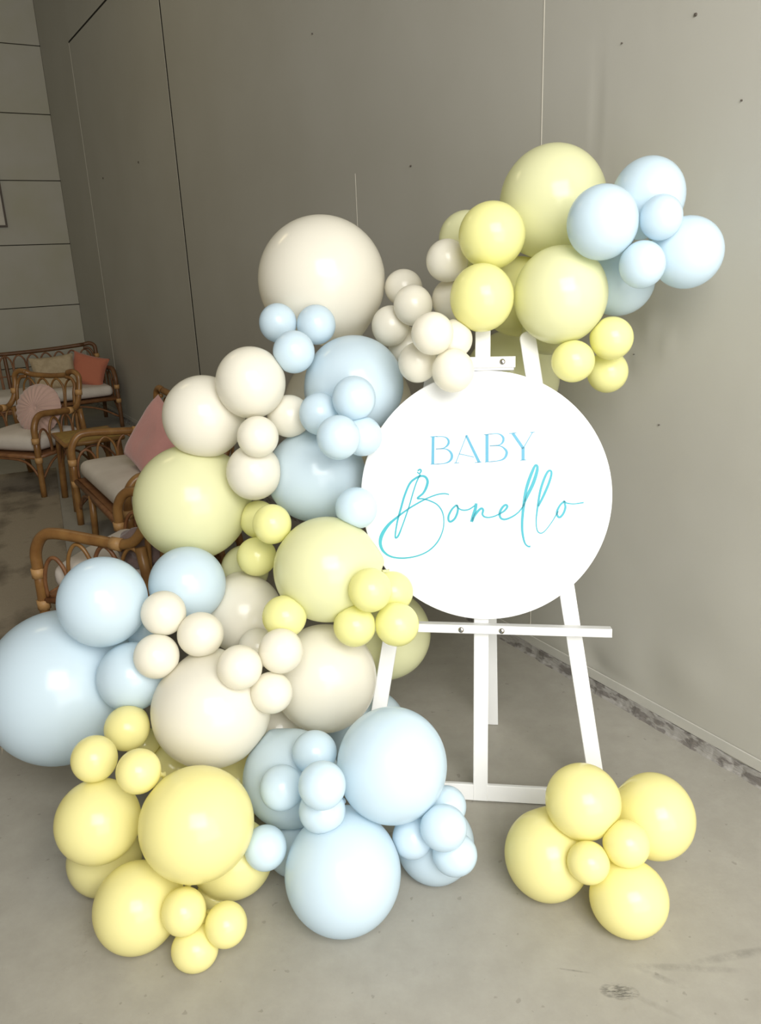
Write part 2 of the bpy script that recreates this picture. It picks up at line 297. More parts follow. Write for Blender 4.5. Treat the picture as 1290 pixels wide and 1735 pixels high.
def rattan_seat(name, loc, F, w, d, label, cat, group, cane=None, arches=4, back=.82, armz=.58, spindles=4, cush=True, legs_mid=(), arm_spread=.0, cm=None, mid_post=False, seat_z=.313):
    cane = cane or cane_m
    rz = math.atan2(-F[0], F[1]); t = empty(name, loc, rz); tag(t, label, cat, group)
    hw, hd = w/2, d/2; R = .021
    for s in (-1, 1):
        tube('front_leg', [(s*hw, hd+.012, 0), (s*hw, hd+.006, .2), (s*hw, hd, armz-.15)], R, cane, t, n=3)
        tube('arm', [(s*hw, hd, armz-.16), (s*hw, hd-.005, armz-.08), (s*hw, hd-.045, armz-.015), (s*hw, hd-.11, armz+.005), (s*hw, 0, armz-.01), (s*hw, -hd+.14, armz-.025)], R*1.12, cane, t)
        tube('back_post', [(s*hw, -hd+.15, armz-.025), (s*hw, -hd+.08, armz-.01), (s*(hw-.01), -hd+.03, armz+.05), (s*(hw-.01), -hd-.0, back-.10), (s*(hw-.015), -hd-.01, back-.03), (s*(hw-.06), -hd-.015, back), (s*(hw-.12), -hd-.02, back-.008)], R, cane, t)
        tube('inner_back_post', [(s*(hw-.035), -hd+.06, .30), (s*(hw-.045), -hd+.035, armz+.05), (s*(hw-.045), -hd+.01, back-.10), (s*(hw-.075), -hd, back-.05), (s*(hw-.13), -hd-.005, back-.04)], R*.6, cane, t, 8)
        tube('rear_leg', [(s*hw, -hd-.01, 0), (s*hw, -hd+.02, .25), (s*hw, -hd+.05, armz-.03)], R, cane, t, n=3)
        for zz in (armz-.17, .27): tube('binding', [(s*hw, hd+.003, zz-.02), (s*hw, hd+.003, zz+.02)], R*1.28, bind_m, t, n=0)
        tube('binding', [(s*hw, -hd+.13, armz-.025), (s*hw, -hd+.175, armz-.02)], R*1.3, bind_m, t, n=0)
        tube('binding', [(s*(hw-.009), -hd+.022, armz+.07), (s*(hw-.011), -hd+.018, armz+.11)], R*1.3, bind_m, t, n=0)
        aw = (d-.05)/arches
        for k in range(arches):
            y0 = hd-.025-k*aw; y1 = y0-aw+.008; zt = armz-.035 if k else armz-.10
            tube('arm_arch', [(s*hw, y0, .305), (s*hw, y0, zt-.10), (s*hw, y0-.022, zt-.03), (s*hw, (y0+y1)/2, zt), (s*hw, y1+.022, zt-.03), (s*hw, y1, zt-.10), (s*hw, y1, .305)], .0085, pole_m if k % 2 == 0 else cane, t, 6, 4)
        tube('side_rail', [(s*hw, hd, .29), (s*hw, -hd+.02, .29)], .014, pole_m, t, 8, 0)
        tube('side_brace', [(s*hw, hd, .12), (s*hw, hd*.5, .24), (s*hw, 0, .27), (s*hw, -hd*.5, .24), (s*hw, -hd, .12)], .009, pole_m, t, 6, 4)
    tube('back_rail', [(-(hw-.11), -hd-.02, back-.008), (-hw*.5, -hd-.045, back-.03), (0, -hd-.055, back-.04), (hw*.5, -hd-.045, back-.03), (hw-.11, -hd-.02, back-.008)], R, cane, t)
    sp = (w-.10)/spindles
    for k in range(spindles):
        x0 = -hw+.05+k*sp+.006; x1 = x0+sp-.012; zt = back-.06; yb = -hd-.03
        tube('back_spindle', [(x0, -hd+.03, .295), (x0, yb, zt-.11), (x0+sp*.15, yb-.005, zt-.03), ((x0+x1)/2, yb-.008, zt), (x1-sp*.15, yb-.005, zt-.03), (x1, yb, zt-.11), (x1, -hd+.03, .295)], .0085, cane if cane is cane_m else pole_m, t, 6, 4)
    tube('back_cross_rail', [(-hw+.05, -hd-.006, .54), (hw-.05, -hd-.006, .54)], .007, pole_m, t, 6, 0)
    for y, z in ((hd, .29), (-hd+.03, .29)): tube('seat_rail', [(-hw, y, z), (hw, y, z)], .016, pole_m, t, 8, 0)
    tube('front_brace', [(-hw, hd, .10), (-hw*.75, hd, .22), (-hw*.4, hd, .265), (hw*.4, hd, .265), (hw*.75, hd, .22), (hw, hd, .10)], .010, pole_m, t, 6, 5)
    for x in legs_mid: tube('front_leg', [(x+.02, hd+.01, 0), (x, hd, .295)], R*.95, cane, t, n=0)
    if mid_post:
        tube('back_post', [(0, -hd+.03, 0), (0, -hd, .5), (0, -hd-.05, back-.05)], R*.9, cane, t)
    bm_obj('seat_base', box_data(-hw+.015, hw-.015, -hd+.03, hd-.01, .293, .305), pole_m, t)
    if cush: 
        o = bm_obj('seat_cushion', cushion_mesh(w-.055, d-.07, .125, None, len(name), .05), cm or fab_m, t, True, (0, .01, seat_z-.004))
    return t
cA_ = rattan_seat('rattan_armchair', (-1.06, 3.20, .0055), (-.96, .28), .58, .54, 'honey cane armchair nearest the balloons, arm arches in front of its pinkish white cushion', 'armchair', 'rattan armchairs')
cB_ = rattan_seat('rattan_loveseat', W(2.12, .865), nW, 1.30, .57, 'honey cane loveseat along the wall with pale cushion, behind the huge green-yellow balloon', 'loveseat', None, legs_mid=(.22,), spindles=9)
cC_ = rattan_seat('rattan_armchair', (-2.635, 5.895, .0055), (-.35, -.937), .64, .54, 'cane armchair at the left edge holding a round pleated cushion', 'armchair', 'rattan armchairs')
cD_ = rattan_seat('rattan_sofa', W(6.15, 1.0), -dA, 1.80, .66, 'dark cane sofa in the far corner before the boarded wall', 'sofa', None, cane=cane2_m, spindles=13, back=.80, mid_post=True)
# side table of cane
tb = empty('side_table', W(3.30, .94), RZW); tag(tb, 'low cane side table with a woven top between armchair and loveseat', 'table')
bm_obj('table_top', box_data(-.22, .20, -.19, .19, .445, .475, .014, 3), mat('yellow_cane', (.38, .24, .05), .4, .45, var=(30, (.28, .17, .035), 3), bump=(90, .5, .004)), tb, True)
tube('top_rim', [(-.225, -.19, .46), (.205, -.19, .46), (.205, .19, .46), (-.225, .19, .46), (-.225, -.19, .46)], .016, cane_m, tb, 8, 0)
for x in (-.2, .18):
    for y in (-.165, .165): tube('leg', [(x*1.08, y*1.08, 0), (x, y, .3), (x*.97, y*.97, .445)], .023, cane_m, tb, 8, 3)
for y in (-.17, .17): tube('leg_arch', [(-.2, y, .05), (-.185, y, .28), (-.1, y, .40), (0, y, .435), (.09, y, .40), (.165, y, .28), (.18, y, .05)], .008, pole_m, tb, 6, 4)
for x in (-.2, .18): tube('leg_arch', [(x, -.165, .05), (x, -.15, .28), (x, -.08, .40), (x, 0, .43), (x, .08, .40), (x, .15, .28), (x, .165, .05)], .008, pole_m, tb, 6, 4)
# cushions that lie on the seats
def pillow(name, w, h, t, m, loc, rz, tilt, label, seed, roll=0):
    V, F = pillow_mesh(w, h, t, seed); o = link(name, mesh(name, V, F, m)); o.location = loc; o.rotation_euler = (Matrix.Rotation(rz, 3, 'Z') @ Matrix.Rotation(tilt, 3, 'X') @ Matrix.Rotation(roll, 3, 'Y')).to_euler()
    tag(o, label, 'cushion'); return o
pillow('pink_cushion', .42, .42, .15, pink_m, W(2.14, .91, .445), math.atan2(-nW.x, nW.y)+.3, .5, 'dusty pink velvet cushion leaning on the back of the loveseat', 1, -.38)
pillow('beige_cushion', .42, .35, .14, beige_m, W(6.02, .62, .41), math.atan2(dA.x, -dA.y)-.1, .25, 'beige woven cushion standing on the far sofa', 2, .05)
pillow('coral_cushion', .36, .33, .14, coral_m, W(6.06, .36, .42), math.atan2(dA.x, -dA.y)-.4, .35, 'coral velvet cushion at the right end of the far sofa', 3, -.3)
# round pleated cushion
def round_cushion(R, h):
    V, F = [], []; nr, na = 14, 144
    for side in (1, -1):
        b = len(V)
        for i in range(nr+1):
            r = R*i/nr
            for k in range(na):
                a = 2*PI*k/na; x = i/nr
                z = h/2*(max(0, 1-x**3.2))**.6*(1-.35*math.exp(-(x/.12)**2))
                pl = .0045*math.sin(24*a)*x*(1-x*.6)*2 if x > .08 else 0
                V.append((r*math.cos(a)*(1+.012*math.sin(24*a)*x), side*(z+pl), r*math.sin(a)))
        for i in range(nr):
            for k in range(na):
                a = b+i*na+k; c = b+i*na+(k+1) % na; F.append((a, a+na, c+na, c) if side < 0 else (a, c, c+na, a+na))
    return mesh('round_cushion', V, F, rose_m)
rc = link('round_cushion', round_cushion(.19, .12)); tag(rc, 'round dusty pink cushion with radiating pleats, propped in the left armchair', 'cushion')
rc.matrix_world = Matrix.Translation((-2.515, 5.87, .585)) @ Matrix.Rotation(math.atan2(.35, -.937)+.1, 4, 'Z') @ Matrix.Rotation(.35, 4, 'X')
bmb = bmesh.new(); bmesh.ops.create_uvsphere(bmb, u_segments=12, v_segments=8, radius=.016); bmesh.ops.scale(bmb, vec=(1, .5, 1), verts=bmb.verts[:]); bmesh.ops.translate(bmb, verts=bmb.verts[:], vec=(0, .040, 0)); bm_obj('button', bmb, rose_m, rc, True)
# crumpled taupe cushion on the nearest armchair
def knot():
    bmk = bmesh.new(); bmesh.ops.create_icosphere(bmk, subdivisions=5, radius=1)
    for v in bmk.verts:
        x, y, z = v.co; f = .06*math.sin(7*x+4*y)+.05*math.sin(9*y-5*z+1)+.05*math.sin(8*z+6*x+2)+.03*math.sin(17*x-11*z)
        v.co = Vector((x*.14, y*.12, z*.085))*(1+f)
    return bmk
kn = bm_obj('crumpled_cushion', knot(), brown_m, None, True, (-.94, 3.04, .495)); tag(kn, 'crumpled taupe velvet cushion on the seat of the nearest armchair', 'cushion')
# ------------------------------------------------------------------ easel and sign
YW = math.radians(-8.7); LEAN = math.radians(13)
EX = Vector((math.cos(YW), math.sin(YW), 0)); EP = Vector((-math.sin(YW), math.cos(YW), 0))
EU = Vector((0, 0, math.cos(LEAN)))+EP*math.sin(LEAN); EN = EX.cross(EU)       # EN points to the viewer
EB = Vector((.27, 2.022, 0))
EM = Matrix((EX, -EN, EU)).transposed().to_4x4(); EM.translation = EB            # local: x right, -y to the viewer, z up the mast
es = empty('easel', EB); tag(es, 'white wooden three-legged easel holding the round sign', 'easel')
def eobj(name, bm, m=None, smooth=False):
    for v in bm.verts: v.co = EM @ v.co-EB
    return bm_obj(name, bm, m or white_m, es, smooth)
def bar(p, q, w, y0, y1, name, round_top=False):
    d = Vector((q[0]-p[0], 0, q[1]-p[1])); n = Vector((d.z, 0, -d.x)).normalized()*w/2
    P = Vector((p[0], 0, p[1])); Q = Vector((q[0], 0, q[1])); dn = d.normalized()
    prof = [P-n, P+n, Q+n]
    if round_top:
        for k in range(1, 8): a = PI*k/8; prof.append(Q+n*math.cos(a)+dn*(w/2)*math.sin(a)*.8)
    prof.append(Q-n)
    b = bmesh.new(); vs0 = [b.verts.new((v.x, y0, v.z)) for v in prof]; vs1 = [b.verts.new((v.x, y1, v.z)) for v in prof]; k = len(prof)
    b.faces.new(vs0); b.faces.new(vs1[::-1])
    for i in range(k): b.faces.new((vs0[i], vs1[i], vs1[(i+1) % k], vs0[(i+1) % k]))
    bmesh.ops.bevel(b, geom=[e for e in b.edges if abs(e.verts[0].co.y-e.verts[1].co.y) < 1e-6], offset=.0018, segments=1, affect='EDGES')
    return eobj(name, b)
bar((0, .0), (0, 1.62), .0435, -.018, .0, 'mast')
for s in (-1, 1): bar((s*.356, .004), (s*.128, 1.385), .046, .0, .018, 'leg', True)
bar((-.345, .025), (.345, .025), .050, -.017, .0, 'lower_crossbar')
bar((-.372, .5395), (.372, .5395), .0245, -.058, -.018, 'shelf')
bar((-.092, 1.312), (.092, 1.312), .030, -.062, -.018, 'top_clamp')
rl = bmesh.new()
f0 = EM.inverted() @ Vector((.366, 2.42, 0)); f1 = Vector((.012, .03, 1.28))
V, F = [], []; dz = (f1-f0)
for p in (f0, f1):
    for dx, dy in ((-.019, -.010), (.019, -.010), (.019, .010), (-.019, .010)): V.append(p+Vector((dx, dy, 0)))
bl = bmesh.new(); vv = [bl.verts.new(v) for v in V]
for f in ((0, 1, 2, 3), (7, 6, 5, 4), (0, 4, 5, 1), (1, 5, 6, 2), (2, 6, 7, 3), (3, 7, 4, 0)): bl.faces.new([vv[i] for i in f])
rl.free(); eobj('rear_leg', bl)
def bolt(x, z, y):
    b = bmesh.new(); bmesh.ops.create_uvsphere(b, u_segments=16, v_segments=8, radius=.0085)
    bmesh.ops.scale(b, vec=(1, .55, 1), verts=b.verts[:]); bmesh.ops.translate(b, verts=b.verts[:], vec=(x, y, z)); return eobj('bolt', b, steel_m, True)
bolt(-.058, .5385, -.060); bolt(.060, .5385, -.060); bolt(.056, 1.312, -.064); bolt(-.056, 1.312, -.064)
bar((-.088, 1.2945), (.088, 1.2945), .009, -.052, -.018, 'clamp_lip')
# round sign
SR = .3605; SC = EB+EU*.9293+EX*.0058+EN*.024
sg = empty('round_sign', SC); tag(sg, 'round white sign lettered BABY Bonello in teal, standing on the easel shelf', 'sign')
bd = bmesh.new(); bmesh.ops.create_cone(bd, cap_ends=True, segments=128, radius1=SR, radius2=SR, depth=.02)
bmesh.ops.rotate(bd, verts=bd.verts[:], cent=(0, 0, 0), matrix=Matrix.Rotation(PI/2, 3, 'X')); bmesh.ops.translate(bd, verts=bd.verts[:], vec=(0, -.011, 0))
bmesh.ops.bevel(bd, geom=[e for e in bd.edges if abs(e.verts[0].co.y-e.verts[1].co.y) < 1e-6], offset=.0015, segments=2, affect='EDGES')
R3 = Matrix((EX, -EN, EU)).transposed()
for v in bd.verts: v.co = R3 @ v.co
bm_obj('board', bd, sign_m, sg)
LET = {'B1': [[[-0.1467, 0.1736, 0.00596], [-0.1478, 0.095, 0.00596]], [[-0.1553, 0.1736, 0.00149], [-0.1341, 0.1745, 0.00149]], [[-0.1543, 0.094, 0.00149], [-0.1291, 0.095, 0.00149]], [[-0.1392, 0.174, 0.00149], [-0.114, 0.1729, 0.00199], [-0.1024, 0.1633, 0.00447], [-0.1039, 0.1507, 0.00447], [-0.1165, 0.1408, 0.00199], [-0.1392, 0.1379, 0.00149]], [[-0.1392, 0.1379, 0.00149], [-0.1115, 0.1382, 0.00199], [-0.0964, 0.1291, 0.00447], [-0.0923, 0.1156, 0.00547], [-0.0988, 0.103, 0.00398], [-0.1139, 0.0965, 0.00199], [-0.1366, 0.0945, 0.00149]]], 'A': [[[-0.0812, 0.0979, 0.00149], [-0.0505, 0.1764, 0.00149]], [[-0.0515, 0.1774, 0.00497], [-0.0138, 0.0993, 0.00596]], [[-0.0713, 0.124, 0.00149], [-0.0288, 0.1144, 0.00149]], [[-0.0858, 0.097, 0.00149], [-0.0712, 0.0984, 0.00149]], [[-0.0262, 0.0983, 0.00149], [-0.0068, 0.1003, 0.00149]]], 'B2': [[[0.0081, 0.18, 0.00646], [0.0086, 0.1013, 0.00646]], [[-0.0008, 0.1781, 0.00149], [0.0229, 0.1809, 0.00149]], [[0.0021, 0.0998, 0.00149], [0.0309, 0.1022, 0.00149]], [[0.0155, 0.1804, 0.00149], [0.0402, 0.1808, 0.00199], [0.0535, 0.1713, 0.00447], [0.0536, 0.1584, 0.00447], [0.0429, 0.149, 0.00199], [0.0157, 0.1466, 0.00149]], [[0.0157, 0.1466, 0.00149], [0.0454, 0.146, 0.00199], [0.0612, 0.135, 0.00447], [0.0642, 0.1236, 0.00547], [0.057, 0.1101, 0.00398], [0.0407, 0.1037, 0.00199], [0.0185, 0.1013, 0.00149]]], 'Y': [[[0.0809, 0.1824, 0.00596], [0.1112, 0.1387, 0.00596]], [[0.137, 0.185, 0.00149], [0.1112, 0.1397, 0.00199]], [[0.1107, 0.1422, 0.00646], [0.111, 0.1055, 0.00646]], [[0.0706, 0.1815, 0.00149], [0.0917, 0.1834, 0.00149]], [[0.1298, 0.1836, 0.00149], [0.1429, 0.1854, 0.00149]], [[0.1022, 0.1046, 0.00149], [0.1194, 0.1065, 0.00149]]], 'sB': [[[-0.1925, 0.0749, 0.00298], [-0.1853, 0.0789, 0.00348], [-0.1818, 0.0748, 0.00348], [-0.1869, 0.0667, 0.00298], [-0.1935, 0.0718, 0.00249]], [[-0.1843, 0.0647, 0.00298], [-0.1951, 0.0423, 0.00298], [-0.2054, 0.0118, 0.00298], [-0.2157, -0.0241, 0.00298], [-0.2261, -0.0549, 0.00298], [-0.2391, -0.091, 0.00298], [-0.2495, -0.1159, 0.00398], [-0.2573, -0.1233, 0.00348], [-0.2588, -0.1145, 0.00348], [-0.2556, -0.0912, 0.00348], [-0.2503, -0.0654, 0.00398], [-0.2414, -0.0345, 0.00447], [-0.231, 0.0014, 0.00447], [-0.2155, 0.0372, 0.00447], [-0.1976, 0.0535, 0.00447], [-0.1823, 0.0596, 0.00447], [-0.1696, 0.0571, 0.00497], [-0.163, 0.0449, 0.00547], [-0.1666, 0.0271, 0.00547], [-0.1763, 0.0093, 0.00447], [-0.1926, -0.0055, 0.00398], [-0.1763, -0.007, 0.00298], [-0.1544, -0.0135, 0.00298], [-0.1341, -0.0246, 0.00298], [-0.1204, -0.0439, 0.00298], [-0.1153, -0.0694, 0.00249], [-0.1188, -0.1001, 0.00249], [-0.134, -0.1336, 0.00298], [-0.1596, -0.1597, 0.00298], [-0.193, -0.1757, 0.00298], [-0.2343, -0.1831, 0.00348], [-0.2705, -0.1795, 0.00398], [-0.2939, -0.1642, 0.00547], [-0.3036, -0.1409, 0.00696], [-0.2988, -0.1149, 0.00795], [-0.2804, -0.0863, 0.00646], [-0.2544, -0.0628, 0.00447], [-0.2235, -0.0395, 0.00348], [-0.1927, -0.0204, 0.00348], [-0.162, -0.0044, 0.00298], [-0.1341, 0.0059, 0.00298], [-0.1138, 0.0085, 0.00298], [-0.1002, 0.006, 0.00249]]], 'o': [[[-0.0784, -0.0243, 0.00398], [-0.091, -0.0361, 0.00398], [-0.1011, -0.055, 0.00447], [-0.1016, -0.0693, 0.00447], [-0.095, -0.0733, 0.00447], [-0.0834, -0.064, 0.00447], [-0.0758, -0.0461, 0.00447], [-0.0749, -0.0309, 0.00398], [-0.0784, -0.0248, 0.00348], [-0.0734, -0.0334, 0.00298], [-0.0607, -0.0394, 0.00298], [-0.0432, -0.0373, 0.00298], [-0.0257, -0.026, 0.00298]]], 'n': [[[-0.0217, -0.0194, 0.00596], [-0.0241, -0.0356, 0.00646], [-0.0305, -0.056, 0.00646], [-0.035, -0.0738, 0.00646]], [[-0.033, -0.0712, 0.00497], [-0.0275, -0.0575, 0.00497], [-0.0166, -0.0422, 0.00497], [-0.0066, -0.034, 0.00447], [-0.0016, -0.039, 0.00447], [-0.0035, -0.0507, 0.00398], [0.002, -0.0582, 0.00348], [0.0145, -0.0602, 0.00298], [0.0295, -0.057, 0.00298], [0.0443, -0.0503, 0.00298]]], 'e': [[[0.0443, -0.0503, 0.00298], [0.0592, -0.0406, 0.00398], [0.0675, -0.0285, 0.00447], [0.062, -0.0235, 0.00447], [0.0522, -0.0326, 0.00497], [0.0458, -0.0478, 0.00497], [0.0494, -0.0619, 0.00447], [0.0618, -0.0653, 0.00398], [0.0816, -0.0576, 0.00348], [0.0988, -0.0449, 0.00298], [0.1119, -0.0282, 0.00298]]], 'l': [[[0.1119, -0.0282, 0.00298], [0.1239, 0.0029, 0.00596], [0.1397, 0.0379, 0.00696], [0.1496, 0.0702, 0.00646], [0.1513, 0.0866, 0.00497], [0.1454, 0.0901, 0.00447], [0.1368, 0.0717, 0.00596], [0.1264, 0.0428, 0.00646], [0.1189, 0.0129, 0.00596], [0.1143, -0.0222, 0.00596], [0.1112, -0.0523, 0.00547], [0.1101, -0.0876, 0.00497], [0.1133, -0.1153, 0.00447], [0.1194, -0.1355, 0.00348], [0.1284, -0.1435, 0.00348], [0.1343, -0.1429, 0.00398]]], 'l2': [[[0.1551, -0.027, 0.00398], [0.1694, 0.0031, 0.00497], [0.1836, 0.038, 0.00497], [0.191, 0.0653, 0.00447], [0.1884, 0.0752, 0.00398], [0.1807, 0.0722, 0.00447], [0.1712, 0.0529, 0.00497], [0.1618, 0.023, 0.00497], [0.1563, -0.007, 0.00447], [0.1519, -0.042, 0.00348], [0.1498, -0.0721, 0.00249], [0.1535, -0.0972, 0.00249], [0.1634, -0.1047, 0.00249], [0.1756, -0.097, 0.00199], [0.1924, -0.0743, 0.00199], [0.2043, -0.0541, 0.00249], [0.2114, -0.0406, 0.00298]]], 'o2': [[[0.228, -0.0116, 0.00398], [0.216, -0.0241, 0.00398], [0.208, -0.0416, 0.00447], [0.2097, -0.0541, 0.00447], [0.2165, -0.058, 0.00447], [0.2261, -0.0465, 0.00447], [0.2312, -0.029, 0.00447], [0.228, -0.0121, 0.00348], [0.2344, -0.017, 0.00298], [0.2547, -0.0194, 0.00249], [0.2822, -0.0153, 0.00298]]]}
def ribbon(strokes, m):
    V, F = [], []
    for st in strokes:
        P = catmull([(a, 0, b) for a, b, _ in st], 8) if len(st) > 2 else [Vector((a, 0, b)) for a, b, _ in st]
        Wd = [c.x for c in catmull([(c, 0, 0) for _, _, c in st], 8)] if len(st) > 2 else [c for _, _, c in st]
        b = len(V)
        for i, p in enumerate(P):
            T = (P[min(i+1, len(P)-1)]-P[max(i-1, 0)]).normalized(); nn = Vector((-T.z, 0, T.x))*max(Wd[i]*1.4, .0023)/2
            for off in (nn, -nn): V.append(R3 @ Vector((p.x+off.x, -.0218, p.z+off.z)))
        for i in range(len(P)-1): F.append((b+2*i, b+2*i+1, b+2*i+3, b+2*i+2))
    return mesh('letter', V, F, m, False)
for k, st in LET.items(): link('letter', ribbon(st, blue_m if k in ('B1', 'A', 'B2', 'Y') else teal_m), sg)
